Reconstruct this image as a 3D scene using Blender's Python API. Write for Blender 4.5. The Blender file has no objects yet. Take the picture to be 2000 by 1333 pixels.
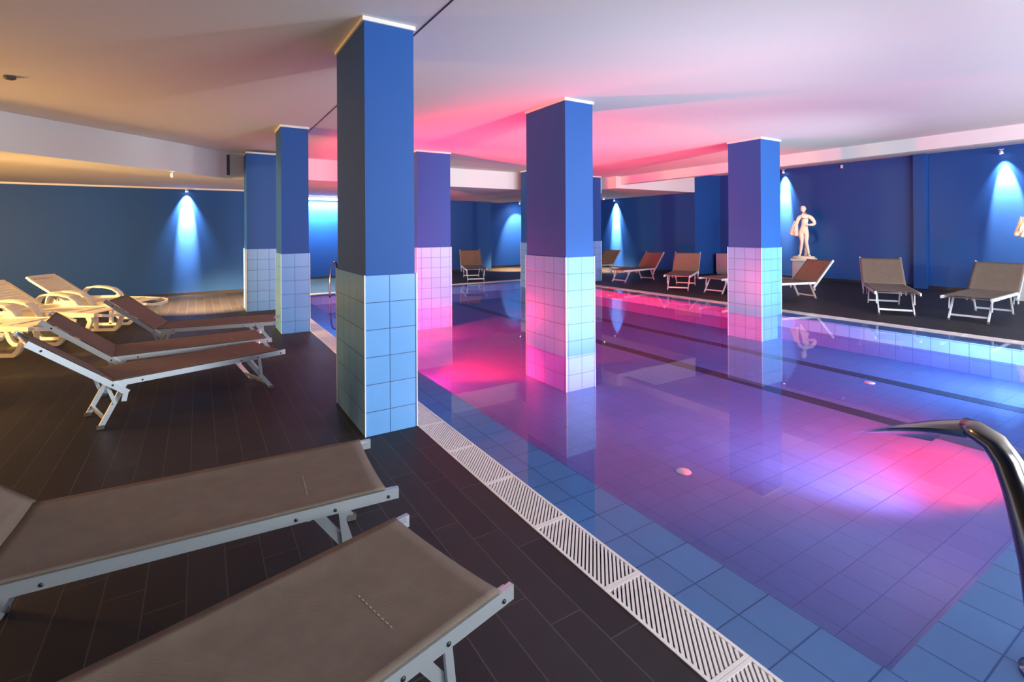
import bpy, bmesh, math, random
from mathutils import Vector, Matrix, Euler
random.seed(4)
C = bpy.context.scene.collection
S = bpy.context.scene
PI = math.pi

# ------------------------------------------------------------------ camera
F, YAW, ROLL, CY, EYE = 978.9, math.radians(32.036), math.radians(-0.335), 450.2, 1.5
cd = bpy.data.cameras.new('camera'); cam = bpy.data.objects.new('camera', cd); C.objects.link(cam)
cd.sensor_fit = 'HORIZONTAL'; cd.sensor_width = 36; cd.lens = F / 2000 * 36
cd.shift_y = -(666.5 - CY) / 2000; cd.clip_start = .02; cd.clip_end = 100
_r = Vector((math.cos(YAW), -math.sin(YAW), 0)); _f = Vector((math.sin(YAW), math.cos(YAW), 0)); _u = Vector((0, 0, 1))
_x = _r * math.cos(ROLL) + _u * math.sin(ROLL); _y = -_r * math.sin(ROLL) + _u * math.cos(ROLL)
M = Matrix((_x, _y, -_f)).transposed().to_4x4(); M.translation = (0, 0, EYE)
cam.matrix_world = M
S.camera = cam

# ------------------------------------------------------------------ world, exposure
w = bpy.data.worlds.new('world'); S.world = w; w.use_nodes = True
w.node_tree.nodes['Background'].inputs[0].default_value = (.55, .7, 1, 1)
w.node_tree.nodes['Background'].inputs[1].default_value = .6
S.view_settings.view_transform = 'Standard'; S.view_settings.look = 'None'
S.view_settings.exposure = 0.0; S.view_settings.gamma = 1.0; S.view_settings.use_curve_mapping = False
S.cycles.max_bounces = 8; S.cycles.diffuse_bounces = 5; S.cycles.transparent_max_bounces = 12
S.cycles.sample_clamp_indirect = 4.0
S.cycles.blur_glossy = 1.0

def light(name, kind, loc, aim, power, col, **k):
    d = bpy.data.lights.new(name, kind); d.energy = power; d.color = col
    for a, v in k.items(): setattr(d, a, v)
    o = bpy.data.objects.new(name, d); C.objects.link(o); o.location = loc
    o.rotation_euler = (Vector(aim) - Vector(loc)).to_track_quat('-Z', 'Y').to_euler()
    return o
# daylight through the windows of the wall behind the camera
for i, (x, e) in enumerate(((1.2, 95), (5.2, 480), (9.2, 420), (12.6, 260))):
    light('daylight', 'AREA', (x, -3.42, 1.75), (x + .3, 0, 1.7), e, (.86, .93, 1.0), shape='RECTANGLE', size=2.6, size_y=1.6)
# warm light from the lit doorway in the side wall on the left
light('doorway_light', 'AREA', (-6.3, 8.2, 1.5), (0, 11.0, .2), 600, (1, .52, .14), shape='RECTANGLE', size=1.3, size_y=1.6)
light('warm_beam', 'SPOT', (-6.2, 9.0, 1.9), (-.9, 9.9, 0), 2600, (1, .62, .22), spot_size=math.radians(62), spot_blend=.25, shadow_soft_size=.06)
# underwater lamps in the pool walls
RED = (1.0, .018, .085)
RW = [((2.05, 5.9, -.2), (4.2, 6.1, .2), 550), ((2.05, 8.3, -.2), (4.5, 8.9, .6), 2300)]
for p, a, e in RW:
    light('pool_lamp_glow', 'SPOT', p, a, e, RED, spot_size=math.radians(165), spot_blend=.6, shadow_soft_size=.09)
COOL = (.92, .95, .93)
RED2 = (1.0, .006, .010)
def beam(loc, aim, power, deg, sx=1, col=RED2, blend=.9):
    o = light('pool_beam', 'SPOT', loc, aim, power, col, spot_size=math.radians(deg), spot_blend=blend, shadow_soft_size=.09)
    o.scale = (sx, 1, 1); return o
# each red lamp throws a flat fan over the pool floor
beam((2.05, 5.9, -.10), (4.3, 6.3, -.42), 4300, 36, 2.4)
beam((2.05, 8.3, -.10), (5.2, 9.2, -.42), 6000, 30, 2.4)
beam((5.0, .82, -.10), (4.9, 2.4, -.46), 2000, 64, 3.0, blend=1)
beam((3.9, .83, -.10), (3.92, 4.68, .45), 800, 30, 1, col=COOL, blend=1)
FILL_BLUE = (.42, .60, 1)  # colour of the added blue fill over the pool floor
beam((7.9, .82, -.10), (7.2, 6.0, -.42), 900, 60, 2.2, col=FILL_BLUE, blend=1)  # added fill, no lamp of the pool: turns the mid floor bluer
beam((3.9, .82, -.10), (5.6, 6.5, -.40), 650, 50, 1.8, col=FILL_BLUE, blend=1)  # second added blue fill, crossing toward the middle of the basin
beam((2.05, 5.9, -.10), (9.6, 8.4, 3.07), 3900, 50, col=RED)
light('pool_lamp_glow', 'SPOT', (3.9, .83, -.15), (4.0, 4.7, 2.5), 480, COOL, spot_size=math.radians(98), spot_blend=1, shadow_soft_size=.09)
light('pool_lamp_glow', 'SPOT', (7.9, .83, -.15), (8.2, 5.0, 1.5), 900, COOL, spot_size=math.radians(75), spot_blend=1, shadow_soft_size=.09)

# ------------------------------------------------------------------ materials
def mat(name, col, rough=.6, metal=0, spec=.5, emit=None, es=0, noise=None, bump=None):
    m = bpy.data.materials.new(name); m.use_nodes = True; nt = m.node_tree
    b = nt.nodes['Principled BSDF']
    b.inputs['Base Color'].default_value = (*col, 1); b.inputs['Roughness'].default_value = rough
    b.inputs['Metallic'].default_value = metal; b.inputs['Specular IOR Level'].default_value = spec
    if emit: b.inputs['Emission Color'].default_value = (*emit, 1); b.inputs['Emission Strength'].default_value = es
    if noise or bump:
        tc = nt.nodes.new('ShaderNodeTexCoord')
    if noise:
        sc, amt = noise
        n = nt.nodes.new('ShaderNodeTexNoise'); n.inputs['Scale'].default_value = sc; n.inputs['Detail'].default_value = 4
        nt.links.new(tc.outputs['Object'], n.inputs['Vector'])
        mp = nt.nodes.new('ShaderNodeMapRange'); mp.inputs['To Min'].default_value = 1 - amt; mp.inputs['To Max'].default_value = 1 + amt
        nt.links.new(n.outputs['Fac'], mp.inputs['Value'])
        v = nt.nodes.new('ShaderNodeVectorMath'); v.operation = 'SCALE'; v.inputs[0].default_value = col
        nt.links.new(mp.outputs[0], v.inputs['Scale']); nt.links.new(v.outputs[0], b.inputs['Base Color'])
    if bump:
        sc, st = bump
        n = nt.nodes.new('ShaderNodeTexNoise'); n.inputs['Scale'].default_value = sc
        nt.links.new(tc.outputs['Object'], n.inputs['Vector'])
        bn = nt.nodes.new('ShaderNodeBump'); bn.inputs['Strength'].default_value = st; bn.inputs['Distance'].default_value = .01
        nt.links.new(n.outputs['Fac'], bn.inputs['Height']); nt.links.new(bn.outputs[0], b.inputs['Normal'])
    return m

def grid_mat(name, col, joint, uw, vw, jw, rough, offu=0, offv=0, shift=0, var=.06, spec=.5):
    """tiles uw x vw in UV metres; every row of v is shifted by `shift` of a tile along u"""
    m = bpy.data.materials.new(name); m.use_nodes = True; nt = m.node_tree; b = nt.nodes['Principled BSDF']
    b.inputs['Roughness'].default_value = rough; b.inputs['Specular IOR Level'].default_value = spec
    N = nt.nodes.new; L = nt.links.new
    uv = N('ShaderNodeUVMap'); sp = N('ShaderNodeSeparateXYZ'); L(uv.outputs[0], sp.inputs[0])
    def ma(op, a, b_=None, c=None):
        n = N('ShaderNodeMath'); n.operation = op
        for i, x in enumerate((a, b_, c)):
            if x is None: continue
            if isinstance(x, (int, float)): n.inputs[i].default_value = x
            else: L(x, n.inputs[i])
        return n.outputs[0]
    v = ma('DIVIDE', ma('SUBTRACT', sp.outputs[1], offv), vw)
    row = ma('FLOOR', v)
    u = ma('ADD', ma('DIVIDE', ma('SUBTRACT', sp.outputs[0], offu), uw), ma('MULTIPLY', row, shift))
    fu, fv = ma('FRACT', u), ma('FRACT', v)
    du = ma('MULTIPLY', ma('MINIMUM', fu, ma('SUBTRACT', 1.0, fu)), uw)
    dv = ma('MULTIPLY', ma('MINIMUM', fv, ma('SUBTRACT', 1.0, fv)), vw)
    d = ma('MINIMUM', du, dv)
    f = N('ShaderNodeMapRange'); f.inputs['From Min'].default_value = jw * .5; f.inputs['From Max'].default_value = jw * .5 + .0015
    L(d, f.inputs['Value'])
    cb = N('ShaderNodeCombineXYZ'); L(ma('FLOOR', u), cb.inputs[0]); L(row, cb.inputs[1])
    wn = N('ShaderNodeTexWhiteNoise'); wn.noise_dimensions = '2D'; L(cb.outputs[0], wn.inputs['Vector'])
    mp = N('ShaderNodeMapRange'); mp.inputs['To Min'].default_value = 1 - var; mp.inputs['To Max'].default_value = 1 + var
    L(wn.outputs['Value'], mp.inputs['Value'])
    ns = N('ShaderNodeTexNoise'); ns.inputs['Scale'].default_value = 9; ns.inputs['Detail'].default_value = 5; L(uv.outputs[0], ns.inputs['Vector'])
    mq = N('ShaderNodeMapRange'); mq.inputs['To Min'].default_value = 1 - var; mq.inputs['To Max'].default_value = 1 + var; L(ns.outputs['Fac'], mq.inputs['Value'])
    sc = N('ShaderNodeVectorMath'); sc.operation = 'SCALE'; sc.inputs[0].default_value = col; L(ma('MULTIPLY', mp.outputs[0], mq.outputs[0]), sc.inputs['Scale'])
    mx = N('ShaderNodeMix'); mx.data_type = 'RGBA'; L(f.outputs[0], mx.inputs['Factor'])
    mx.inputs['A'].default_value = (*joint, 1); L(sc.outputs[0], mx.inputs['B']); L(mx.outputs['Result'], b.inputs['Base Color'])
    bn = N('ShaderNodeBump'); bn.inputs['Strength'].default_value = .35; bn.inputs['Distance'].default_value = .002
    L(f.outputs[0], bn.inputs['Height']); L(bn.outputs[0], b.inputs['Normal'])
    return m

m_blue = mat('blue_paint', (.017, .088, .32), .55, spec=.25, noise=(1.3, .05), bump=(60, .05))
m_ceil = mat('ceiling_plaster', (.78, .76, .74), .9, spec=.1, noise=(.9, .03), bump=(40, .05))
m_trim = mat('cream_trim', (.85, .80, .72), .5)
m_edge = mat('white_edge_strip', (.86, .88, .9), .35)
m_deck = grid_mat('deck_plank_tile', (.027, .0245, .025), (.068, .060, .053), .63, .147, .0035, .58, offu=.84, offv=.098, shift=.27, var=.16, spec=.22)
m_deck_v = m_deck
m_cop = grid_mat('coping_tile', (.27, .52, .90), (.08, .19, .50), .205, .205, .005, .3, offu=.15, offv=-.03, var=.05)
m_pool = grid_mat('pool_tile', (.105, .18, .50), (.055, .10, .33), .205, .205, .004, .4, offu=.15, offv=-.03, var=.05)
m_lane = mat('lane_tile', (.012, .016, .03), .4, noise=(12, .2))
m_grate = mat('beige_plastic', (.80, .73, .68), .5)
m_gutter = mat('gutter', (.10, .09, .085), .7)
m_alu = mat('brushed_aluminium', (.62, .66, .68), .34, metal=.75, noise=(30, .05))
m_alu_w = mat('painted_aluminium', (.78, .80, .80), .4, metal=.25)
m_bolt = mat('dark_bolt', (.05, .05, .05), .4, metal=.6)
m_rub = mat('grey_rubber', (.10, .09, .08), .7)
m_steel = mat('polished_steel', (.33, .295, .27), .2, metal=1)
m_plas = mat('cream_plastic', (.80, .74, .60), .38)
m_marble = mat('cast_stone', (.80, .76, .68), .6, noise=(6, .08), bump=(25, .2))
m_plinth = mat('plinth_render', (.42, .41, .43), .7, noise=(4, .05))
m_dark = mat('dark_skirting', (.02, .02, .03), .5)
m_white = mat('white_fitting', (.8, .8, .8), .4)
m_led = mat('lit_lamp', (1, 1, 1), .3, emit=(.85, .93, 1), es=25)
m_ledw = mat('lit_warm_lamp', (1, 1, 1), .3, emit=(1, .82, .55), es=22)
m_tube = mat('lit_tube', (1, 1, 1), .3, emit=(.75, .95, 1), es=14)
m_red = mat('red_lamp_lens', (.6, .02, .05), .3, emit=(1, .03, .12), es=9)
m_cool = mat('white_lamp_lens', (.6, .7, .8), .3, emit=(.8, .95, 1), es=6)
m_glass = mat('window_glass', (.8, .9, 1), .05, emit=(.7, .85, 1), es=1.2)

def fabric_mat(name, col):
    m = bpy.data.materials.new(name); m.use_nodes = True; nt = m.node_tree; b = nt.nodes['Principled BSDF']
    N = nt.nodes.new; L = nt.links.new
    b.inputs['Roughness'].default_value = .75; b.inputs['Specular IOR Level'].default_value = .2
    tc = N('ShaderNodeTexCoord'); mp = N('ShaderNodeMapping'); mp.inputs['Scale'].default_value = (420, 420, 420); L(tc.outputs['Object'], mp.inputs[0])
    ch = N('ShaderNodeTexChecker'); ch.inputs['Scale'].default_value = 1; L(mp.outputs[0], ch.inputs[0])
    n = N('ShaderNodeTexNoise'); n.inputs['Scale'].default_value = 14; n.inputs['Detail'].default_value = 5; L(tc.outputs['Object'], n.inputs[0])
    mr = N('ShaderNodeMapRange'); mr.inputs['To Min'].default_value = .82; mr.inputs['To Max'].default_value = 1.18; L(n.outputs[0], mr.inputs[0])
    mx = N('ShaderNodeMix'); mx.data_type = 'RGBA'; L(ch.outputs['Fac'], mx.inputs['Factor'])
    mx.inputs['A'].default_value = (*[c * .7 for c in col], 1); mx.inputs['B'].default_value = (*[c * 1.3 for c in col], 1)
    v = N('ShaderNodeVectorMath'); v.operation = 'SCALE'; L(mx.outputs['Result'], v.inputs[0]); L(mr.outputs[0], v.inputs['Scale'])
    L(v.outputs[0], b.inputs['Base Color'])
    return m
m_stitch = mat('stitch_thread', (.42, .37, .32), .8)
m_fab = fabric_mat('taupe_mesh_fabric', (.172, .130, .098))

def water_mat():
    m = bpy.data.materials.new('pool_water'); m.use_nodes = True; nt = m.node_tree; nt.nodes.clear()
    N = nt.nodes.new; L = nt.links.new
    o = N('ShaderNodeOutputMaterial'); mx = N('ShaderNodeMixShader'); t = N('ShaderNodeBsdfTransparent'); g = N('ShaderNodeBsdfGlossy')
    fr = N('ShaderNodeFresnel'); fr.inputs['IOR'].default_value = 1.33
    t.inputs[0].default_value = (.86, .93, .99, 1); g.inputs['Roughness'].default_value = .012
    tc = N('ShaderNodeTexCoord'); n = N('ShaderNodeTexNoise'); n.inputs['Scale'].default_value = 1.1; n.inputs['Detail'].default_value = 2
    L(tc.outputs['Object'], n.inputs['Vector'])
    b = N('ShaderNodeBump'); b.inputs['Strength'].default_value = .02; b.inputs['Distance'].default_value = .05
    L(n.outputs[0], b.inputs['Height']); L(b.outputs[0], g.inputs['Normal']); L(b.outputs[0], fr.inputs['Normal'])
    L(fr.outputs[0], mx.inputs[0]); L(t.outputs[0], mx.inputs[1]); L(g.outputs[0], mx.inputs[2]); L(mx.outputs[0], o.inputs[0])
    return m
m_water = water_mat()

# ------------------------------------------------------------------ mesh helpers
class MB:
    def __init__(s, open=False): s.v = []; s.f = []; s.sm = []; s.open = open
    def add(s, vs, fs, smooth=False):
        k = len(s.v); s.v += [Vector(p) for p in vs]; s.f += [tuple(i + k for i in f) for f in fs]; s.sm += [smooth] * len(fs)
        return s
    def box(s, x0, x1, y0, y1, z0, z1):
        vs = [(x, y, z) for z in (z0, z1) for y in (y0, y1) for x in (x0, x1)]
        return s.add(vs, [(0, 2, 3, 1), (4, 5, 7, 6), (0, 1, 5, 4), (2, 6, 7, 3), (0, 4, 6, 2), (1, 3, 7, 5)])
    def bar(s, p, q, w, h, up=(0, 0, 1)):
        """box from p to q, w across, h along up"""
        p, q = Vector(p), Vector(q); d = (q - p).normalized(); sd = d.cross(Vector(up))
        if sd.length < 1e-4: sd = d.cross(Vector((1, 0, 0)))
        sd.normalize(); u = sd.cross(d).normalized(); sd *= w / 2; u *= h / 2
        vs = [a + i * sd + j * u for a in (p, q) for j in (-1, 1) for i in (-1, 1)]
        return s.add(vs, [(0, 1, 3, 2), (4, 6, 7, 5), (0, 4, 5, 1), (2, 3, 7, 6), (0, 2, 6, 4), (1, 5, 7, 3)])
    def sweep(s, pts, prof, ups=None, closed=False, smooth=False):
        """sweep profile [(a,b)] along pts; a = side, b = up. prof may be one profile or one per point"""
        pts = [Vector(p) for p in pts]; n = len(pts); rings = []; k = None
        for i, p in enumerate(pts):
            a = pts[(i - 1) % n] if (closed or i) else p; b = pts[(i + 1) % n] if (closed or i < n - 1) else p
            d = (b - a).normalized(); up = Vector(ups[i] if isinstance(ups, list) else (ups or (0, 0, 1)))
            sd = d.cross(up)
            if sd.length < 1e-4: sd = d.cross(Vector((1, 0, 0)))
            sd.normalize(); u = sd.cross(d).normalized()
            pr = prof[i] if isinstance(prof[0], list) else prof
            rings.append([p + sd * x + u * y for x, y in pr])
        m = len(rings[0]); vs = [v for r_ in rings for v in r_]; fs = []
        for i in range(n if closed else n - 1):
            for j in range(m):
                a, b = i * m + j, i * m + (j + 1) % m; c, d_ = ((i + 1) % n) * m + (j + 1) % m, ((i + 1) % n) * m + j
                fs.append((a, b, c, d_))
        if not closed: fs += [tuple(range(m))[::-1], tuple((n - 1) * m + j for j in range(m))]
        return s.add(vs, fs, smooth)
    def tube(s, pts, r, seg=12, closed=False, ups=None):
        rr = r if isinstance(r, list) else [r] * len(pts)
        prof = [[(math.cos(2 * PI * j / seg) * q, math.sin(2 * PI * j / seg) * q) for j in range(seg)] for q in rr]
        return s.sweep(pts, prof, ups, closed, True)
    def lathe(s, prof, c=(0, 0, 0), seg=24, sx=1, sy=1):
        vs = []; fs = []; n = len(prof)
        for r_, z in prof:
            for j in range(seg): vs.append((c[0] + r_ * sx * math.cos(2 * PI * j / seg), c[1] + r_ * sy * math.sin(2 * PI * j / seg), c[2] + z))
        for i in range(n - 1):
            for j in range(seg): fs.append((i * seg + j, i * seg + (j + 1) % seg, (i + 1) * seg + (j + 1) % seg, (i + 1) * seg + j))
        fs += [tuple(range(seg))[::-1], tuple((n - 1) * seg + j for j in range(seg))]
        return s.add(vs, fs, True)
    def surf(s, fn, nu, nv, th=0, smooth=True):
        """grid surface fn(u,v) with thickness th (down its normal z)"""
        top = [[Vector(fn(i / nu, j / nv)) for j in range(nv + 1)] for i in range(nu + 1)]
        vs = [p for r_ in top for p in r_]; fs = []; W = nv + 1
        for i in range(nu):
            for j in range(nv): fs.append((i * W + j, (i + 1) * W + j, (i + 1) * W + j + 1, i * W + j + 1))
        if th:
            k = len(vs); du = (top[nu][0] - top[0][0]); dv = (top[0][nv] - top[0][0]); nn = du.cross(dv).normalized() * th
            vs += [p - nn for p in vs[:k]]
            fs += [tuple(x + k for x in f)[::-1] for f in fs[:]]
            for i in range(nu):
                for j in (0, nv):
                    a, b = i * W + j, (i + 1) * W + j; fs.append((a, b, b + k, a + k) if j else (b, a, a + k, b + k))
            for j in range(nv):
                for i in (0, nu):
                    a, b = i * W + j, i * W + j + 1; fs.append((b, a, a + k, b + k) if i else (a, b, b + k, a + k))
        return s.add(vs, fs, smooth)
    def build(s, name, m, parent=None, bevel=0, uvswap=False, uvoff=(0, 0)):
        me = bpy.data.meshes.new(name); me.from_pydata([tuple(v) for v in s.v], [], s.f); me.update()
        bm = bmesh.new(); bm.from_mesh(me)
        for f, sm in zip(bm.faces, s.sm): f.smooth = sm
        if not s.open: bmesh.ops.recalc_face_normals(bm, faces=bm.faces)
        if bevel: bmesh.ops.bevel(bm, geom=list(bm.edges), offset=bevel, segments=2, affect='EDGES', profile=.5)
        uv = bm.loops.layers.uv.new('UVMap')
        for f in bm.faces:
            n = f.normal; ax = max(range(3), key=lambda i: abs(n[i]))
            for l in f.loops:
                c = l.vert.co
                a = (c.y, c.z) if ax == 0 else (c.x, c.z) if ax == 1 else (c.x, c.y)
                if uvswap and ax == 2: a = (a[1], a[0])
                l[uv].uv = (a[0] - uvoff[0], a[1] - uvoff[1])
        bm.to_mesh(me); bm.free()
        me.materials.append(m)
        o = bpy.data.objects.new(name, me); C.objects.link(o)
        if parent: o.parent = parent
        return o

def struct(o): o['kind'] = 'structure'; return o
def thing(name, label, cat, loc=(0, 0, 0), rz=0, group=None):
    o = bpy.data.objects.new(name, None); C.objects.link(o); o.location = loc; o.rotation_euler = (0, 0, rz)
    o.empty_display_size = .1
    o['label'] = label; o['category'] = cat
    if group: o['group'] = group
    return o
def tag(o, label, cat, group=None):
    o['label'] = label; o['category'] = cat
    if group: o['group'] = group
    return o
def dup(root, loc, rz, label):
    r = root.copy(); C.objects.link(r); r.location = loc; r.rotation_euler = (0, 0, rz); r['label'] = label
    for ch in list(root.children):
        c = ch.copy(); C.objects.link(c); c.parent = r
        for g in ch.children:
            d = g.copy(); C.objects.link(d); d.parent = c
    return r

# ------------------------------------------------------------------ room shell
PX0, PX1, PY0, PY1 = 2.0, 8.59, .77, 12.25      # water basin
GX0, GX1, GY0, GY1 = 1.42, 9.17, .19, 12.83     # outer line of the drain
CX0, CX1, CYa, CYb = 1.63, 8.96, .40, 12.62     # outer line of the blue coping
CEIL, LOW = 3.07, 2.607
XL, XR, YB, YF = -6.5, 15.25, -3.5, 16.75
POOLZ = -.42
# deck (four slabs around the pool)
d = MB()
d.box(XL, GX0, YB, 17.6, -.25, 0); d.box(GX1, XR + .2, YB, 17.6, -.25, 0)
d.box(GX0, GX1, YB, GY0, -.25, 0); d.box(GX0, GX1, GY1, 17.6, -.25, 0)
struct(d.build('floor', m_deck, uvswap=True))
# coping
c = MB(); ct = -.014
c.box(CX0, PX0, CYa, CYb, -.2, ct); c.box(PX1, CX1, CYa, CYb, -.2, ct)
c.box(PX0, PX1, CYa, PY0, -.2, ct); c.box(PX0, PX1, PY1, CYb, -.2, ct)
o = struct(c.build('trim_1', m_cop)); o.name = 'trim_1'
# basin
b = MB()
b.box(PX0 - .15, PX1 + .15, PY0 - .15, PY1 + .15, POOLZ - .1, POOLZ)
b.box(PX0 - .15, PX0, PY0, PY1, POOLZ, -.2); b.box(PX1, PX1 + .15, PY0, PY1, POOLZ, -.2)
b.box(PX0 - .15, PX1 + .15, PY0 - .15, PY0, POOLZ, -.2); b.box(PX0 - .15, PX1 + .15, PY1, PY1 + .15, POOLZ, -.2)
o = struct(b.build('floor_pool_basin', m_pool))
# lane stripes laid in the pool floor
for x in (5.8, 7.3):
    struct(MB().box(x - .1, x + .1, PY0 + .35, PY1 - .35, POOLZ, POOLZ + .003).build('trim_2', m_lane))
# gutter bed under the grates
g = MB(); gz = -.05
g.box(GX0, CX0, GY0, GY1, -.2, gz); g.box(CX1, GX1, GY0, GY1, -.2, gz); g.box(CX0, CX1, GY0, CYa, -.2, gz); g.box(CX0, CX1, CYb, GY1, -.2, gz)
struct(g.build('floor_gutter', m_gutter))
# water
holes = [(3.675, 4.12, 4.68, 5.53), (3.58, 4.30, 9.17, 9.9), (8.12, 8.72, 4.98, 5.62), (7.28, 7.75, 10.8, 11.2)]
gx = sorted({CX0 + .002, CX1 - .002} | {v for h in holes for v in h[:2]}); gy = sorted({CYa + .002, CYb - .002} | {v for h in holes for v in h[2:]})
wm = MB(True); wm.v = [Vector((x, y, -.006)) for x in gx for y in gy]; ny = len(gy)
for i in range(len(gx) - 1):
    for j in range(ny - 1):
        mx_, my_ = (gx[i] + gx[i + 1]) / 2, (gy[j] + gy[j + 1]) / 2
        if not any(h[0] < mx_ < h[1] and h[2] < my_ < h[3] for h in holes): wm.f.append((i * ny + j, (i + 1) * ny + j, (i + 1) * ny + j + 1, i * ny + j + 1)); wm.sm.append(False)
o = wm.build('pool_water', m_water)
tag(o, 'clear still pool water glowing pink and violet from the underwater lamps', 'water'); o['kind'] = 'stuff'

# drain grates, slatted sections in a row round the pool
def grate_mesh(L, W):
    g = MB(); t = .016
    g.box(0, .014, 0, L, -.012, t - .012); g.box(W - .014, W, 0, L, -.012, t - .012)
    g.box(.014, W - .014, 0, .014, -.012, t - .012); g.box(.014, W - .014, L - .014, L, -.012, t - .012)
    k = 1.14; n = int(L / .026)
    y = .02 - (W - .028) * k
    while y < L - .02:
        a, b_ = Vector((.014, y)), Vector((W - .014, y + (W - .028) * k))
        if a.y < .014: a = Vector((.014 + (.014 - y) / k, .014))
        if b_.y > L - .014: b_ = Vector((.014 + (L - .014 - y) / k, L - .014))
        if (b_ - a).length > .02: g.bar((a.x, a.y, -.005), (b_.x, b_.y, -.005), .0105, .016)
        y += .026
    return g
L0 = .515
gm = grate_mesh(L0 - .002, CX0 - GX0)
gr0 = gm.build('drain_grate', m_grate)
GL = 'beige slatted overflow grate section along the pool edge'
n = 0
def put_grate(o, x, y, rz):
    global n
    if n == 0: c = o
    else: c = o.copy(); C.objects.link(c)
    n += 1; c.location = (x, y, 0); c.rotation_euler = (0, 0, rz)
    return c
y = 1.05 - L0 * 1
i = 0
while y < GY1 - L0:
    c = put_grate(gr0, GX0, y, 0)
    lab = ['beige slatted drain grate section nearest the camera, left side of the pool',
           'second beige drain grate section from the camera, left side of the pool',
           'third beige drain grate section from the camera, left side of the pool',
           'fourth beige drain grate section from the camera, just before the nearest pillar',
           'fifth beige drain grate section, just in front of the nearest pillar corner'][i] if i < 5 else \
          'beige slatted drain grate section in the left row beyond the front of the nearest pillar'
    tag(c, lab, 'drain grate', 'beige drain grates along the left pool edge')
    y += L0; i += 1
y = 1.05 - L0
while y < GY1 - L0:
    tag(put_grate(gr0, CX1, y, 0), 'thin pale drain grate section along the far right pool edge by the sun loungers', 'drain grate', 'drain grates along the right pool edge')
    y += L0
x = GX0 + .21 + L0
while x < CX1:
    tag(put_grate(gr0, x, CYb, PI / 2), 'pale drain grate section along the short far end of the pool', 'drain grate', 'drain grates along the far pool end'); x += L0

# walls
wt = .2
def wall(name, *b_): return struct(MB().box(*b_).build(name, m_blue))
wall('wall_back', XL, XR, 17.45, 17.65, 0, 3.4)
wall('wall_back_left', XL, 1.25, 14.2, 14.4, 0, CEIL + .2)
wall('wall_back_return', 1.25, 1.45, 14.2, YF, 0, CEIL)
wall('wall_back_middle', 1.45, 8.75, YF, YF + .15, 0, CEIL)
wall('wall_right', XR, XR + .2, YB, 17.6, 0, 3.4)
# rear wall behind the camera with four windows, left wall with a doorway
r = MB(); xs = [XL, -.15, 2.55, 3.85, 6.55, 7.85, 10.55, 11.25, 13.95, XR]
for i in range(0, len(xs) - 1, 2): r.box(xs[i], xs[i + 1], YB - .2, YB, 0, 3.4)
for i in range(1, len(xs) - 1, 2): r.box(xs[i], xs[i + 1], YB - .2, YB, 0, .9); r.box(xs[i], xs[i + 1], YB - .2, YB, 2.6, 3.4)
struct(r.build('wall_front', m_blue))
for k, i in enumerate(range(1, len(xs) - 1, 2)):
    wf = MB(); a, b_ = xs[i], xs[i + 1]
    for t in (a, (a + b_) / 2 - .03, b_ - .06): wf.box(t, t + .06, YB - .13, YB - .06, .9, 2.6)
    wf.box(a, b_, YB - .13, YB - .06, .9, .96); wf.box(a, b_, YB - .13, YB - .06, 2.54, 2.6)
    f_ = struct(wf.build('window_%d' % (k + 1), m_white))
    MB().box(a + .05, b_ - .05, YB - .1, YB - .09, .95, 2.55).build('pane', m_glass, f_)
l = MB(); l.box(XL - .2, XL, YB, 7.5, 0, 3.4); l.box(XL - .2, XL, 8.9, 17.6, 0, 3.4); l.box(XL - .2, XL, 7.5, 8.9, 2.2, 3.4)
struct(l.build('wall_left', m_blue))
df = MB(); df.box(XL - .2, XL + .02, 7.42, 7.5, 0, 2.28); df.box(XL - .2, XL + .02, 8.9, 8.98, 0, 2.28); df.box(XL - .2, XL + .02, 7.5, 8.9, 2.2, 2.28)
struct(df.build('door_1', m_white))
# skirting
s_ = MB(); s_.box(XL, 1.25, 14.185, 14.2, 0, .07); s_.box(1.45, 8.75, YF - .015, YF, 0, .07); s_.box(8.75, 13.9, 17.435, 17.45, 0, .08); s_.box(XR - .015, XR, YB, 10.83, 0, .08); s_.box(13.885, 13.9, 10.83, 17.45, 0, .08)
struct(s_.build('baseboard_back', m_dark))
# ceiling: main slab, lower slab at the far side, raised strip by the right wall
ce = MB()
XC = 10.7
ce.box(XL, XC, YB, 17.6, CEIL, CEIL + .5)
ce.box(XC, XR + .2, YB, 17.6, 3.33, 3.57)
ce.box(10.58, 10.8, YB, 10.83, 2.84, CEIL + .3)
struct(ce.build('ceiling', m_ceil))
lo = MB()
def prism(mb, poly, z0, z1):
    k = len(poly); vs = [(x, y, z0) for x, y in poly] + [(x, y, z1) for x, y in poly]
    mb.add(vs, [tuple(range(k))[::-1], tuple(range(k, 2 * k))] + [(i, (i + 1) % k, (i + 1) % k + k, i + k) for i in range(k)])
prism(lo, [(1.3, 11.45), (10.38, 11.45), (10.38, 17.5), (1.3, 17.5)], LOW, CEIL)
prism(lo, [(XL, 6.2), (-2.9, 8.25), (-2.1, 8.95), (-1.2, 9.75), (-.4, 10.45), (.1, 10.98), (.5, 11.32), (1.3, 11.45), (1.3, 14.3), (XL, 14.3)], 2.553, CEIL)
struct(lo.build('ceiling_low', m_ceil))
struct(MB().box(10.38, 13.9, 10.83, 17.5, 2.72, 3.4).build('ceiling_right', m_ceil))
# joint line in the ceiling
struct(MB().box(1.466, 1.478, YB, 11.4, CEIL - .004, CEIL).build('trim_3', m_dark))
# cover strip at the top of the left back wall
struct(MB().box(XL, 1.25, 14.17, 14.2, 2.515, 2.553).build('trim_4', m_white))
struct(MB().box(.47, .53, 11.3, 11.34, 2.62, 3.02).build('ceiling_recess_shade', m_dark))  # dark strip standing in for the shade of an upright recess
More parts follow.
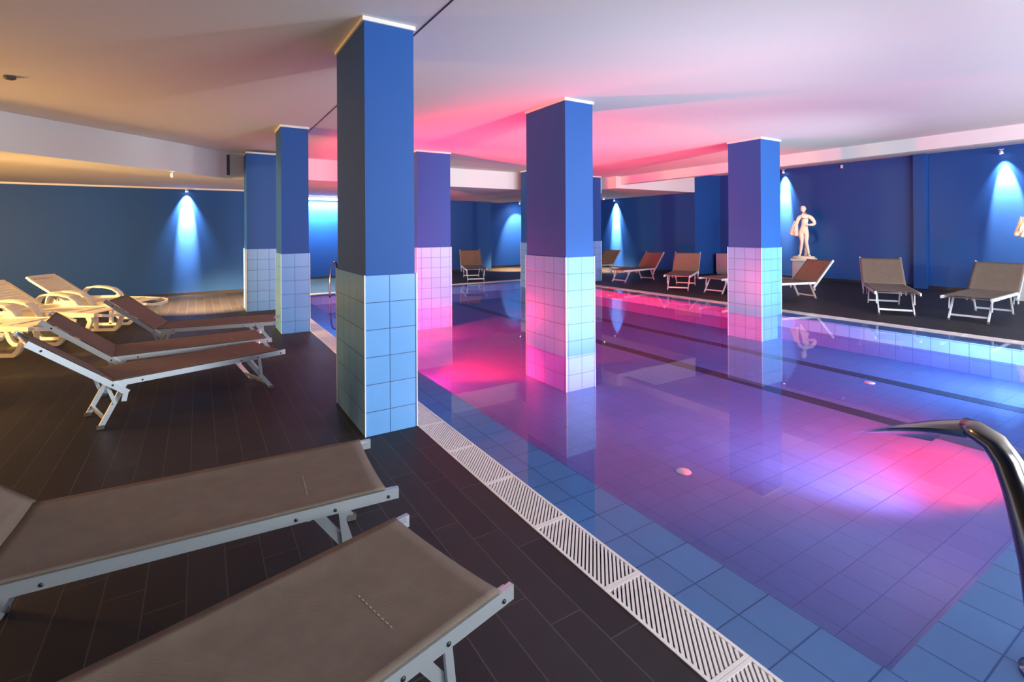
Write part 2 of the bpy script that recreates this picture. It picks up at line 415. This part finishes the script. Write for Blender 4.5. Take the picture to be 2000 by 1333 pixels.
# wall pilasters
p = MB().box(XR - .13, XR, 5.03, 5.29, 0, 3.33); struct(p.build('wall_right_pilaster', m_blue))
struct(MB().box(8.75, 9.62, 16.9, 17.45, 0, LOW).build('wall_back_pilaster', m_blue))
wall('wall_right_far', 13.9, XR + .1, 10.83, 17.5, 0, 3.4)

# ------------------------------------------------------------------ pillars
TZ = 1.175
def pillar(x0, x1, y0, y1, label, z0=0, top=CEIL, ou=0):
    t = thing('pillar', label, 'pillar', ((x0 + x1) / 2, (y0 + y1) / 2, z0), 0, 'square blue pillars')
    a, b_ = (x1 - x0) / 2, (y1 - y0) / 2; e = .010; h = top - z0; tz = TZ - z0
    MB().box(-a + e, a - e, -b_ + e, b_ - e, tz, h - .032).build('shaft', m_blue, t)['label'] = 'blue painted upper shaft'
    col = m_coltile
    MB().box(-a, a, -b_, b_, 0.001, tz).build('tile_cladding', col, t, uvoff=(-a + ou, tz))['label'] = 'pale blue square tiles'
    MB().box(-a - .004, a + .004, -b_ - .004, b_ + .004, h - .032, h - .001).build('ceiling_trim', m_trim, t)['label'] = 'cream strip under the ceiling'
    for sx in (-1, 1):
        for sy in (-1, 1):
            MB().box(sx * a - .004, sx * a + .004, sy * b_ - .004, sy * b_ + .004, 0.001, tz + .003).build('corner_strip', m_edge, t)
    return t
m_coltile = grid_mat('pillar_tile', (.15, .38, .74), (.03, .08, .20), .2, .2, .004, .28, offu=-.015, offv=0, var=.04)
pillar(1.022, 1.418, 3.655, 4.53, 'largest blue and tiled pillar nearest the camera, at the left pool edge')
pillar(1.022, 1.418, 8.0, 8.6, 'second pillar along the left pool edge, behind the grey loungers')
pillar(.76, 1.38, 10.6, 11.2, 'squat tiled pillar farthest left, before the warm lit floor', top=CEIL - .06)
pillar(3.675, 4.12, 4.68, 5.53, 'pillar standing in the pool with one bright white face and one red lit face', z0=POOLZ, ou=.05)
pillar(3.58, 4.30, 9.17, 9.9, 'pillar in the water just right of the largest pillar, tiles pale down to the water', z0=POOLZ, ou=.1)
pillar(8.12, 8.72, 4.98, 5.62, 'pillar at the right side of the pool, in front of the lounger by the statue', z0=POOLZ, ou=.1)
pillar(7.28, 7.75, 10.8, 11.2, 'far pillar half hidden behind the left side of the red and white pillar', z0=POOLZ, top=CEIL)
pillar(9.6, 10.05, 11.1, 11.44, 'far pillar peeping out behind the right side of the red and white pillar', top=CEIL)

# ------------------------------------------------------------------ lamps
def wall_spot(loc, aim, power, label, warm=False, size=62, arm=True):
    t = thing('spotlight', label, 'lamp', loc, 0, 'small ceiling and wall spotlights')
    z = Vector(aim) - Vector(loc); q = z.to_track_quat('-Z', 'Y'); z.normalize()
    MB().box(-.04, .04, -.04, .04, .055, .07).build('mount', m_white, t)
    MB().tube([Vector((0, 0, .055)), Vector((0, 0, .02))], .008, 8).build('neck', m_white, t)
    h = MB().lathe([(.012, .035), (.030, .03), (.036, -.03), (.030, -.031)]).build('lamp_head', m_white, t); h.rotation_euler = q.to_euler()
    MB().lathe([(.005, -.030), (.029, -.032), (.029, -.034)]).build('lens', m_ledw if warm else m_led, h)
    light('spot_beam', 'SPOT', Vector(loc) + z * .05, aim, power, (1, .60, .26) if warm else (1, .84, .76), spot_size=math.radians(size), spot_blend=.5 if not warm else 1, shadow_soft_size=.02)
    if not warm: light('spot_spill', 'SPOT', Vector(loc) + z * .05, aim, power * .10, (.85, .92, 1), spot_size=math.radians(size * 2.0), spot_blend=1, shadow_soft_size=.02)
    return t
wall_spot((-.23, 14.09, 2.49), (-.23, 14.2, 2.12), 7000, 'spotlight washing the dark back wall on the left', size=34)
wall_spot((13.79, 14.5, 2.66), (13.9, 14.5, 2.25), 17000, 'spotlight with a bright white scallop on the far wall beyond the water', size=34)
wall_spot((XR - .11, 8.57, 3.24), (XR, 8.57, 2.8), 9000, 'spotlight high on the right wall, its glow half hidden by the right pillar', size=30)
wall_spot((XR - .16, 3.66, 3.17), (XR, 3.62, 2.5), 2600, 'bright spotlight at the top of the right wall near the picture edge', size=34)
wall_spot((11.0, 16.7, 2.65), (11.2, 17.45, 1.3), 700, 'spotlight behind the pool throwing a soft glow on the far wall', size=66)
wall_spot((-.37, 10.38, 2.48), (.3, 12.1, 0), 6500, 'tiny bright ceiling spotlight at the edge of the lowered ceiling', warm=True, size=60)
wall_spot((12.4, 6.5, 3.26), (14.5, 7.6, 1.4), 320, 'ceiling spotlight aimed at the statue beyond the right pillar', warm=True, size=34)
wall_spot((11.6, 3.9, 3.26), (14.5, 3.1, 1.4), 450, 'ceiling spotlight aimed at the statue on the right picture edge', warm=True, size=34)
wall_spot((12.7, 13.9, 2.66), (12.7, 14.0, 0), 5000, 'spotlight over the far right corner lighting the floor orange', warm=True, size=62)
wall_spot((10.3, 15.9, 2.53), (10.2, 16.2, 0), 6000, 'spotlight lighting an orange patch of floor by the far wall', warm=True, size=55)
# wall washer far back
t = thing('tube_light', 'bright white tube light above the far wall between two pillars', 'lamp', (3.3, YF - .14, 2.5), 0)
MB().box(-.75, .75, -.02, .12, .05, .10).build('housing', m_white, t)
MB().tube([(-.72, 0, .02), (.72, 0, .02)], .035, 14, ups=(0, 1, 0)).build('tube', m_tube, t)
light('tube_glow', 'AREA', (3.3, YF - .2, 2.44), (3.3, YF, .9), 280, (.50, .85, 1), shape='RECTANGLE', size=1.5, size_y=.08)
# pool lamps
def pool_lamp(loc, rz, m, label):
    t = thing('pool_lamp', label, 'lamp', loc, rz, 'underwater pool lamps')
    o = MB().lathe([(.02, 0), (.10, 0), (.10, .012), (.085, .018)], seg=28).build('bezel', m_steel, t); o.rotation_euler = (PI / 2, 0, 0)
    o = MB().lathe([(.01, .016), (.08, .018), (.05, .024)], seg=24).build('lens', m, t); o.rotation_euler = (PI / 2, 0, 0)
    return t
pool_lamp((2.0, 5.9, -.2), PI / 2, m_red, 'red underwater lamp in the left pool wall beside the nearest pillar')
pool_lamp((2.0, 8.3, -.2), PI / 2, m_red, 'red underwater lamp in the left pool wall toward the far end')
pool_lamp((5.0, .77, -.2), PI, m_red, 'red underwater lamp in the near pool wall')
pool_lamp((3.9, .77, -.15), PI, m_cool, 'white underwater lamp in the near pool wall beside the steel spout')
pool_lamp((7.9, .77, -.15), PI, m_cool, 'white underwater lamp in the near pool wall toward the right side')
for x, y, s in ((3.246, 2.649, 'pale round inlet on the pool floor in the foreground water'), (7.053, 2.927, 'pale round inlet on the pool floor beside the right lane stripe')):
    tag(MB().lathe([(.01, .012), (.03, .012), (.055, .006), (.06, 0)], (0, 0, 0)).build('pool_inlet', m_white), s, 'pool inlet').location = (x, y, POOLZ)
# ceiling bits
tag(MB().lathe([(.045, 0), (.05, -.02), (.03, -.035)]).build('smoke_detector', m_rub), 'small dark round detector on the ceiling at the far left', 'smoke detector').location = (-1.59, 6.9, CEIL)
t = thing('wall_sensor', 'tiny white sensor high on the right wall above the statue', 'sensor', (XR, 6.97, 3.18))
MB().box(-.05, 0, -.02, .02, 0, .09).build('housing', m_white, t); MB().lathe([(.012, 0), (.014, -.01), (.006, -.02)], (-.03, 0, 0)).build('lens', m_dark, t)

# ------------------------------------------------------------------ aluminium sun lounger
def smoothstep(a): a = max(0, min(1, a)); return a * a * (3 - 2 * a)
def make_lounger(label, ang, alu, group, backlen=.64):
    t = thing('sun_lounger', label, 'sun lounger', group=group)
    A = math.radians(ang); ca, sa = math.cos(A), math.sin(A); W = .285; Z = .352
    bd = Vector((-ca, 0, sa)); bn = Vector((sa, 0, ca))          # back direction and its normal
    def bp(s, y, h=0): return Vector((.02, y, Z)) + bd * s + bn * h
    for sy in (-1, 1):
        r_ = MB().bar((.0, sy * W, Z), (1.405, sy * W, Z), .02, .046)
        r_.tube([(.03, sy * (W - .014), Z + .014), (1.385, sy * (W - .014), Z + .014)], .008, 8)
        r_ = r_.build('side_rail', alu, t, bevel=0)
        for x in (.22, .99, 1.14, 1.36): MB().tube([(x, sy * (W + .009), Z - .006), (x, sy * (W + .0135), Z - .006)], .007, 10).build('bolt', m_bolt, r_)
        b_ = MB().bar(bp(-.13, sy * (W + .024)), bp(backlen, sy * (W + .024)), .02, .044, bn)
        b_.tube([bp(.02, sy * (W + .006), .010), bp(backlen - .01, sy * (W + .006), .010)], .008, 8)
        b_ = b_.build('back_rail', alu, t)
        for s2 in (0, backlen - .1): MB().tube([bp(s2, sy * (W + .033)), bp(s2, sy * (W + .038))], .008, 10).build('bolt', m_bolt, b_)
        MB().bar(bp(-.11, sy * (W + .024)) + Vector((.0, 0, -.012)), bp(-.11, sy * (W + .024)) + Vector((-.012, 0, -.075)), .014, .035).build('stay', alu, t)
        yl = sy * .225
        for a, b2, nm in (((1.06, .33), (1.295, .012), 'leg'), ((.12, .33), (-.04, .012), 'leg')):
            l_ = MB().bar((a[0], yl, a[1]), (b2[0], yl, b2[1]), .018, .036, (1, 0, 0)).build(nm, alu, t)
            MB().bar((b2[0] - .001, yl, .001), (b2[0], yl, .03), .024, .045, (1, 0, 0)).build('foot_cap', m_rub, l_)
        MB().bar((1.17, sy * .245, .335), (1.19, sy * .245, .16), .012, .028, (1, 0, 0)).build('brace', alu, t)
        MB().bar((.0, sy * .25, .335), (.05, sy * .25, .18), .012, .024, (1, 0, 0)).build('brace', alu, t)
    for x, z in ((1.235, .078), (-.01, .07)):
        MB().bar((x, -.225, z), (x, .225, z), .016, .028).build('crossbar', alu, t)
    MB().tube([(1.04, -.275, .325), (1.04, .275, .325)], .011, 10).build('crossbar', alu, t)
    MB().tube([bp(backlen - .04, -W, -.012), bp(backlen - .04, W, -.012)], .011, 10).build('crossbar', alu, t)
    # seat sling
    w_ = W + .006
    def seat(u, v):
        y = (v * 2 - 1); e = abs(y)
        z = Z + .031 - .016 * (1 - y ** 4) * (math.sin(PI * min(1, .04 + u * .93)) ** .5)
        x = .02 + u * 1.33 - .006 * (1 - y * y) * (u > .98)
        return (x, y * w_, z)
    MB().surf(seat, 26, 18, .003).build('seat_fabric', m_fab, t)
    def back(u, v):
        y = v * 2 - 1; s2 = .005 + u * (backlen - .035)
        h = .030 - .016 * (1 - y ** 4) * math.sin(PI * (.1 + .8 * u))
        q = bp(s2, y * (W + .030), h); return q
    MB().surf(back, 12, 18, .003).build('back_fabric', m_fab, t)
    st = MB()
    for k in range(9):
        y0 = -.16 + k * .022
        u_ = .77; x, _, _z = seat(u_, .5); z = seat(u_, (y0 / w_ + 1) / 2)[2]
        st.bar((x, y0, z + .002), (x, y0 + .010, z + .0015), .003, .0015)
    st.build('stitching', m_stitch, t)
    return t
GA, GB = 'grey sun loungers on the dark deck left of the pool', 'sun loungers along the far and right side of the pool'
def place(o, pivot, deg): o.location = (pivot[0], pivot[1], 0); o.rotation_euler = (0, 0, math.radians(deg)); return o
# centre line pivot from near rail pivot + half width
def piv(foot, deg, half=.285):
    """foot = near corner of the foot end (right hand seen from the head): centre pivot"""
    a = math.radians(deg); hx = Vector((math.cos(a), math.sin(a))); hy = Vector((-hx.y, hx.x))
    q = Vector(foot) - hx * 1.40 + hy * half; return (q.x, q.y)
LA = make_lounger('brown mesh sun lounger nearest the camera in the bottom foreground', 40, m_alu, GA)
place(LA, piv((.836, 1.358), 14.3), 14.3)
def lounger(foot, deg, lab): q = piv(foot, deg); return dup(LA, (q[0], q[1], 0), math.radians(deg), lab)
lounger((.735, 2.14), -4.2, 'brown mesh lounger across the lower left, second from the camera, with angled feet')
def at(src, x, y, deg, sc, lab):
    o = dup(src, (x, y, 0), math.radians(deg), lab); o.scale = (sc, sc, sc); return o
at(LA, -.671, 5.129, 17.9, .965, 'lounger with bright pale rails in the middle left, its back raised')
at(LA, -.72, 6.10, 4.5, .97, 'dim brown lounger directly behind the one with bright pale rails')
at(LA, -.417, 7.50, -9.5, .95, 'lounger beside the second pillar, last of the left row before the plastic ones')
LB = make_lounger('sun lounger with its slim legs facing the pool, centred between statue and wall pilaster', 47, m_alu_w, GB, .64)
LB.location = (11.40, 4.479, 0); LB.rotation_euler = (0, 0, math.radians(-151.2)); LB.scale = (1.09, 1.09, 1.09)
at(LB, 11.765, 2.966, 181.9, 1.07, 'rightmost sun lounger seen from the side, at the right picture edge')
at(LB, 11.016, 8.884, -148.9, 1.05, 'sun lounger facing the water left of the right pillar, back upright')
at(LB, 11.385, 7.471, 184.3, 1.0, 'sun lounger whose foot end shows just left of the right pillar')
at(LB, 11.143, 5.832, 163.4, 1.0, 'bright white railed lounger emerging from behind the right pillar below the statue')
at(LB, 11.288, 10.5, 186.1, 1.0, 'sun lounger seen from the side below the far white wall glow')
at(LB, 11.55, 12.55, 190, 1.0, 'far lounger mostly hidden behind the red and white pillar')
at(LB, 7.36, 14.22, -111.7, 1.06, 'lone sun lounger at the far end of the pool, facing the camera')

# ------------------------------------------------------------------ white plastic loungers
def rr(w, h, r, n=5):
    pts = []
    for cx, cz, a0 in ((w / 2 - r, h / 2 - r, 0), (-w / 2 + r, h / 2 - r, 90), (-w / 2 + r, -h / 2 + r, 180), (w / 2 - r, -h / 2 + r, 270)):
        for k in range(n + 1):
            a = math.radians(a0 + 90 * k / n); pts.append((cx + r * math.cos(a), cz + r * math.sin(a)))
    return pts
def make_plastic(label, ang=34):
    t = thing('plastic_lounger', label, 'sun lounger', group='cream plastic loungers in the warm light on the left')
    A = math.radians(ang); ca, sa = math.cos(A), math.sin(A); W = .30; Z = .36
    # slatted seat
    s = MB()
    for sy in (-1, 1):
        s.sweep([(-.05, sy * W, Z), (.35, sy * W, Z + .01), (.8, sy * W, Z), (1.12, sy * W, Z - .02)], [(-.028, -.03), (.028, -.03), (.028, .022), (-.028, .022)])
    x = 0
    while x < 1.10:
        s.bar((x, -W + .01, Z + .012 - .012 * (x > .8)), (x, W - .01, Z + .012 - .012 * (x > .8)), .052, .012); x += .066
    s.build('seat', m_plas, t)
    # curved foot handle
    pts = [(1.10, -W, Z - .02), (1.18, -W + .03, Z - .03), (1.235, -W + .12, Z - .05), (1.245, 0, Z - .06), (1.235, W - .12, Z - .05), (1.18, W - .03, Z - .03), (1.10, W, Z - .02)]
    MB().sweep(pts, [(-.022, -.022), (.022, -.022), (.022, .018), (-.022, .018)]).build('foot_handle', m_plas, t)
    # slatted back
    b_ = MB(); bd = Vector((-ca, 0, sa)); bn = Vector((sa, 0, ca)); o_ = Vector((-.04, 0, Z))
    for sy in (-1, 1):
        b_.sweep([o_ + Vector((0, sy * (W - .04), 0)) + bd * q for q in (0, .3, .7)], [(-.025, -.015), (.025, -.015), (.025, .018), (-.025, .018)])
    q = .03
    while q < .70:
        b_.bar(o_ + Vector((0, -W + .05, 0)) + bd * q, o_ + Vector((0, W - .05, 0)) + bd * q, .048, .012, bn); q += .062
    b_.sweep([o_ + Vector((0, y, 0)) + bd * (.72 + .02 * math.cos(y * 4)) for y in (-.27, -.15, 0, .15, .27)], [(-.03, -.015), (.03, -.015), (.03, .018), (-.03, .018)], ups=tuple(bn))
    b_.build('backrest', m_plas, t)
    MB().bar(o_ + Vector((0, 0, -.01)) + bd * .36, (-.42, 0, .30), .04, .014).build('back_stay', m_plas, t)
    for sy in (-1, 1):
        y = sy * (W + .035)
        # armrest
        ap = [(-.27, Z + .02), (-.24, Z + .12), (-.17, Z + .185), (-.05, Z + .205), (.12, Z + .195), (.26, Z + .16), (.35, Z + .09), (.40, Z + .0), (.42, Z - .03)]
        wd = [.05, .062, .07, .075, .075, .07, .06, .045, .035]
        MB().sweep([(x_, y + sy * .02, z_) for x_, z_ in ap], [[(-q_, -.013), (q_, -.013), (q_, .006), (q_ * .6, .016), (-q_ * .6, .016), (-q_, .006)] for q_ in wd], smooth=False).build('armrest', m_plas, t)
        MB().sweep([(-.24, y - sy * .01, Z + .06), (-.16, y - sy * .01, Z + .0), (.30, y - sy * .01, Z + .0), (.36, y - sy * .01, Z + .04)], [(-.012, -.05), (.012, -.05), (.012, .05), (-.012, .05)]).build('side_panel', m_plas, t)
        # side leg panel with two openings
        p_ = MB(); bar_ = [(-.028, -.02), (.028, -.02), (.028, .02), (-.028, .02)]
        yl = sy * (W + .005)
        loop = [(x + .66, yl, z + .175) for x, z in rr(.74, .33, .10)]
        loop = [(q_[0] + .35 * (q_[2] - .175) * (q_[0] - .66) / .37, q_[1], q_[2]) for q_ in loop]
        p_.sweep(loop, bar_, ups=(0, 1, 0), closed=True)
        p_.bar((.66, yl, .02), (.66, yl, .34), .04, .045, (1, 0, 0))
        p_.build('leg_frame', m_plas, t)
        MB().sweep([(-.36, sy * (W - .06), .32), (-.44, sy * (W - .06), .15), (-.50, sy * (W - .06), .002)], [(-.02, -.025), (.02, -.025), (.02, .025), (-.02, .025)], ups=(1, 0, 0)).build('leg', m_plas, t)
        MB().bar((-.05, sy * W, Z - .01), (-.45, sy * W, Z - .02), .03, .03).build('rear_frame', m_plas, t)
    return t
def pl(foot, deg, lab, o=None):
    a = math.radians(deg); q = Vector(foot) - Vector((math.cos(a), math.sin(a))) * 1.24
    if o: o.location = (q.x, q.y, 0); o.rotation_euler = (0, 0, a); return o
    return dup(PL, (q.x, q.y, 0), a, lab)
PL = make_plastic('cream plastic lounger in the middle of its row, slatted back highest against the wall')
pl((-.98, 9.30), -30, '', PL)
pl((-.55, 10.35), -28, 'cream plastic lounger farthest back, half hidden by the grey lounger')
pl((-1.48, 8.45), -30, 'cream plastic lounger second from the front, slatted back at the left picture edge')
pl((-1.98, 7.70), -27, 'cream plastic lounger brightly lit at the left picture edge')
pl((-1.72, 6.55), -22, 'cream plastic lounger lowest at the left picture edge, only its foot end visible')

# ------------------------------------------------------------------ statues
def skin(name, verts, edges, m, parent, sub=2):
    me = bpy.data.meshes.new(name); me.from_pydata([v[:3] for v in verts], edges, [])
    o = bpy.data.objects.new(name, me); C.objects.link(o)
    md = o.modifiers.new('skin', 'SKIN'); md.use_smooth_shade = True
    for i, v in enumerate(verts):
        sv = me.skin_vertices[0].data[i]; r_ = v[3]; sv.radius = r_ if isinstance(r_, tuple) else (r_, r_); sv.use_root = (i == 0)
    md = o.modifiers.new('sub', 'SUBSURF'); md.levels = sub; md.render_levels = sub
    me.materials.append(m); o.parent = parent
    return o
def make_statue(label, loc, rz):
    t = thing('statue', label, 'statue', loc, rz, 'pale classical statues by the right wall')
    V = []; E = []
    def chain(start, pts):
        k = start
        for p_ in pts:
            V.append(p_); 
            if k is not None: E.append((k, len(V) - 1))
            k = len(V) - 1
        return k
    # x = picture right, -y = towards the camera
    V.append((.0, 0, .745, (.105, .085)))                                   # pelvis
    ch = chain(0, [(.015, .0, .86, (.098, .078)), (.03, .0, .97, (.115, .09)), (.035, .0, 1.075, (.128, .092)), (.03, 0, 1.135, (.075, .06))])
    nk = chain(ch, [(.022, -.005, 1.185, .042), (.005, -.012, 1.235, .044)])
    # legs
    chain(0, [(.065, -.01, .68, .078), (.07, -.02, .55, .068), (.062, -.03, .40, .046), (.085, .0, .27, .048), (.115, .02, .12, .031), (.12, .02, .05, .032)])
    chain(0, [(-.06, 0, .68, .078), (-.055, -.01, .55, .066), (-.045, -.03, .40, .045), (-.06, .01, .27, .046), (-.082, .03, .12, .030), (-.085, .03, .05, .031)])
    # arm on the picture right: elbow out, forearm back across the waist
    chain(ch - 0, [(.12, 0, 1.12, .06), (.185, .01, 1.09, .062), (.245, .01, 1.0, .052), (.278, -.01, .92, .045), (.22, -.07, .885, .042), (.15, -.105, .888, .032), (.125, -.115, .893, .03)])
    # arm on the picture left: hanging, holding the drape
    chain(ch - 0, [(-.06, 0, 1.12, .06), (-.12, .0, 1.09, .062), (-.153, .0, 1.0, .05), (-.172, -.01, .92, .044), (-.193, -.045, .84, .038), (-.21, -.075, .775, .025), (-.215, -.08, .75, .03)])
    body = skin('body', V, E, m_marble, t)
    # feet, hands with fingers
    for x, y, a in ((.12, .02, .18), (-.085, .03, -.25)):
        f_ = MB()
        pts = [(x - .0 + math.sin(a) * q, y + .035 - math.cos(a) * q, .03 - q * .06) for q in (0, .05, .10, .15, .175)]
        f_.tube([Vector(p_) for p_ in pts], [.022, .031, .030, .026, .012], 10); f_.build('foot', m_marble, t)
    for (hx, hy, hz), dr in (((.125, -.115, .893), Vector((-1, -.15, -.1))), ((-.215, -.08, .75), Vector((-.1, -.2, -1)))):
        h = MB(); dr = dr.normalized(); sd = dr.cross(Vector((0, 1, 0))).normalized(); nn = sd.cross(dr)
        o_ = Vector((hx, hy, hz)); h.tube([o_, o_ + dr * .03, o_ + dr * .055], [.022, .027, .024], 10)
        for k, ln in enumerate((.048, .055, .052, .042)):
            s0 = o_ + dr * .05 + sd * (-.021 + .014 * k)
            h.tube([s0, s0 + dr * ln * .5 - nn * .004, s0 + dr * ln * .85 - nn * .016], [.0075, .007, .005], 7)
        s0 = o_ + dr * .015 + sd * .024; h.tube([s0, s0 + dr * .02 + sd * .02, s0 + dr * .045 + sd * .022], [.009, .008, .006], 7)
        h.build('hand', m_marble, t)
    # head: skull, jaw, nose, ears; hair a child of its own
    hd = MB(); hc = Vector((-.012, -.02, 1.315)); seg = 20; prof = []
    vs = []; fs = []
    rings = 14
    for i in range(rings + 1):
        a = PI * i / rings; zz = math.cos(a) * .094
        for j in range(seg):
            b_ = 2 * PI * j / seg; r_ = math.sin(a)
            x = r_ * .066 * math.sin(b_); y = -r_ * .078 * math.cos(b_)
            if zz < 0: x *= 1 - .35 * (-zz / .094); y *= 1 - .12 * (-zz / .094)
            front = max(0, math.cos(b_)) * r_
            if abs(zz - .008) < .02 and .25 < abs(math.sin(b_)) < .6 and math.cos(b_) > 0: y += .010      # eye sockets
            if abs(math.sin(b_)) < .2 and math.cos(b_) > 0 and -.035 < zz < .012: y -= .016              # nose
            if abs(math.sin(b_)) < .35 and math.cos(b_) > 0 and -.066 < zz < -.045: y -= .005            # lips
            vs.append((x, y, zz))
    for i in range(rings):
        for j in range(seg): fs.append((i * seg + j, i * seg + (j + 1) % seg, (i + 1) * seg + (j + 1) % seg, (i + 1) * seg + j))
    hd.add(vs, fs, True)
    for sx in (-1, 1): hd.lathe([(.004, -.018), (.012, -.01), (.012, .012), (.004, .02)], (sx * .066, .008, 0), 10, .6, 1)
    h = hd.build('head', m_marble, t); h.location = hc; h.rotation_euler = (.18, -.12, -.35)
    hr = MB()
    for k in range(46):
        a = random.uniform(0, 2 * PI); e = random.uniform(.15, 1.45)
        d_ = Vector((math.cos(a) * math.cos(e), math.sin(a) * math.cos(e) + .0, math.sin(e)))
        if d_.y < -.55 and d_.z < .55: continue
        p_ = Vector((d_.x * .068, d_.y * .078 + .006, d_.z * .09 + .008)); r_ = random.uniform(.014, .02)
        hr.lathe([(r_ * .3, -r_), (r_ * .9, -r_ * .5), (r_, 0), (r_ * .9, r_ * .5), (r_ * .3, r_)], p_, 8)
    hr.build('hair', m_marble, h)
    # drape hanging from the lowered hand
    def dr(u, v):
        z = .98 - u * .40; wd = .045 + u * .075; x = -.185 - u * .06 + (v - .5) * 2 * wd
        return (x, -.055 + .022 * math.sin(v * 15 + u * 2) + .02 * u, z - .06 * (v - .5))
    MB().surf(dr, 10, 24, .014).build('drape', m_marble, t)
    # tree stump support behind the leg and round base
    MB().tube([(.05, .09, 0.0), (.06, .085, .2), (.05, .08, .42)], [.06, .045, .04], 10).build('support_stump', m_marble, t)
    MB().lathe([(.30, -.075), (.315, -.06), (.31, -.045), (.27, -.04), (.27, -.01), (.255, 0)], seg=40).build('base', m_marble, t)
    return t
def pedestal(loc, rz, label):
    t = thing('pedestal', label, 'pedestal', loc, rz, 'grey pedestals under the statues')
    MB().box(-.285, .285, -.285, .285, 0.06, .60).build('shaft', m_plinth, t, bevel=.006)
    MB().box(-.31, .31, -.31, .31, 0, .06).build('plinth_foot', m_plinth, t, bevel=.006)
    MB().box(-.33, .33, -.33, .33, .60, .645).build('cap', m_marble, t, bevel=.01)
    return t
def face_cam(x, y): return math.atan2(y, x) - PI / 2   # local -y looks at the camera
for (x, y), ls, lp, ex in (((14.55, 7.66), 'pale stone statue of a standing figure with one bent arm, behind the white railed lounger', 'grey pedestal under the statue right of the right pillar', 0),
                           ((14.55, 3.0), 'pale stone statue cut off by the right picture edge', 'grey pedestal at the right picture edge', -.35)):
    a = face_cam(x, y)
    pedestal((x, y, 0), a, lp)
    make_statue(ls, (x, y, .72), a + ex)
t = thing('stone_block', 'low grey block left of the right pillar, against the blue wall', 'pedestal', (15.0, 10.42, 0))
MB().box(-.24, .24, -.24, .24, .05, .68).build('body', m_plinth, t, bevel=.006); MB().box(-.22, .22, -.22, .22, 0, .05).build('plinth_foot', m_plinth, t)

# ------------------------------------------------------------------ steel things
t = thing('water_spout', 'polished steel swan neck spout with a flat fan mouth at the right picture edge', 'fountain', (2.4, .50, -.004))
def sp(*p_): return Vector(p_) - Vector((2.4, .50, -.004))
pts = [sp(2.4, .47, 0), sp(2.4, .485, .2), sp(2.4, .50, .35), sp(2.4, .52, .47), sp(2.4, .542, .585), sp(2.4, .57, .68), sp(2.4, .605, .735), sp(2.4, .65, .758), sp(2.41, .69, .76)]
MB().tube(pts, [.045, .045, .045, .045, .045, .043, .041, .037, .034], 24, ups=(1, 0, 0)).build('neck', m_steel, t)
a0, a1 = sp(2.33, 1.03, .640), sp(2.63, .86, .598); ce_ = sp(2.408, .672, .757)
def fan(side):
    def fn(u, v):
        ang = (v - .5) * 2
        c0 = ce_ + Vector((.0345 * ang, .0, side * .0345 * math.sqrt(max(0, 1 - ang * ang))))
        m_ = a0.lerp(a1, v) + Vector((.02, .03, 0)) * math.sin(PI * v)
        q = c0.lerp(m_, u); q.z += side * (.02 * u * (1 - u) * math.sin(PI * v) + .003 * u) + .016 * math.sin(PI * u)
        return q
    return fn
fm = MB(); fm.surf(fan(1), 14, 16); fm.surf(fan(-1), 14, 16)
fm.build('fan_mouth', m_steel, t)
MB().lathe([(.075, 0), (.075, .008), (.055, .016), (.046, .03)], (0, -.03, 0), 28).build('base_flange', m_steel, t)
t = thing('pool_handrail', 'thin curved steel handrail at the far pool end beside the nearest pillar', 'handrail', (2.55, 11.97, 0))
pr = [Vector(q) for q in ((0, 0, -.01), (0, .0, .3), (.03, .03, .55), (.07, .07, .70), (.14, .16, .78), (.2, .26, .76), (.24, .36, .6), (.25, .44, .3), (.25, .46, -.012))]
sm_ = []
for i in range(len(pr) - 1):
    p0, p1, p2, p3 = pr[max(0, i - 1)], pr[i], pr[i + 1], pr[min(len(pr) - 1, i + 2)]
    for k in range(5):
        s2 = k / 5; sm_.append(.5 * ((2 * p1) + (p2 - p0) * s2 + (2 * p0 - 5 * p1 + 4 * p2 - p3) * s2 ** 2 + (3 * p1 - p0 - 3 * p2 + p3) * s2 ** 3))
sm_.append(pr[-1])
MB().tube(sm_, .021, 12, ups=(1, 0, 0)).build('rail', m_steel, t)
MB().lathe([(.05, 0), (.045, .01), (.024, .02)], (.25, .46, -.014), 18).build('flange', m_steel, t)
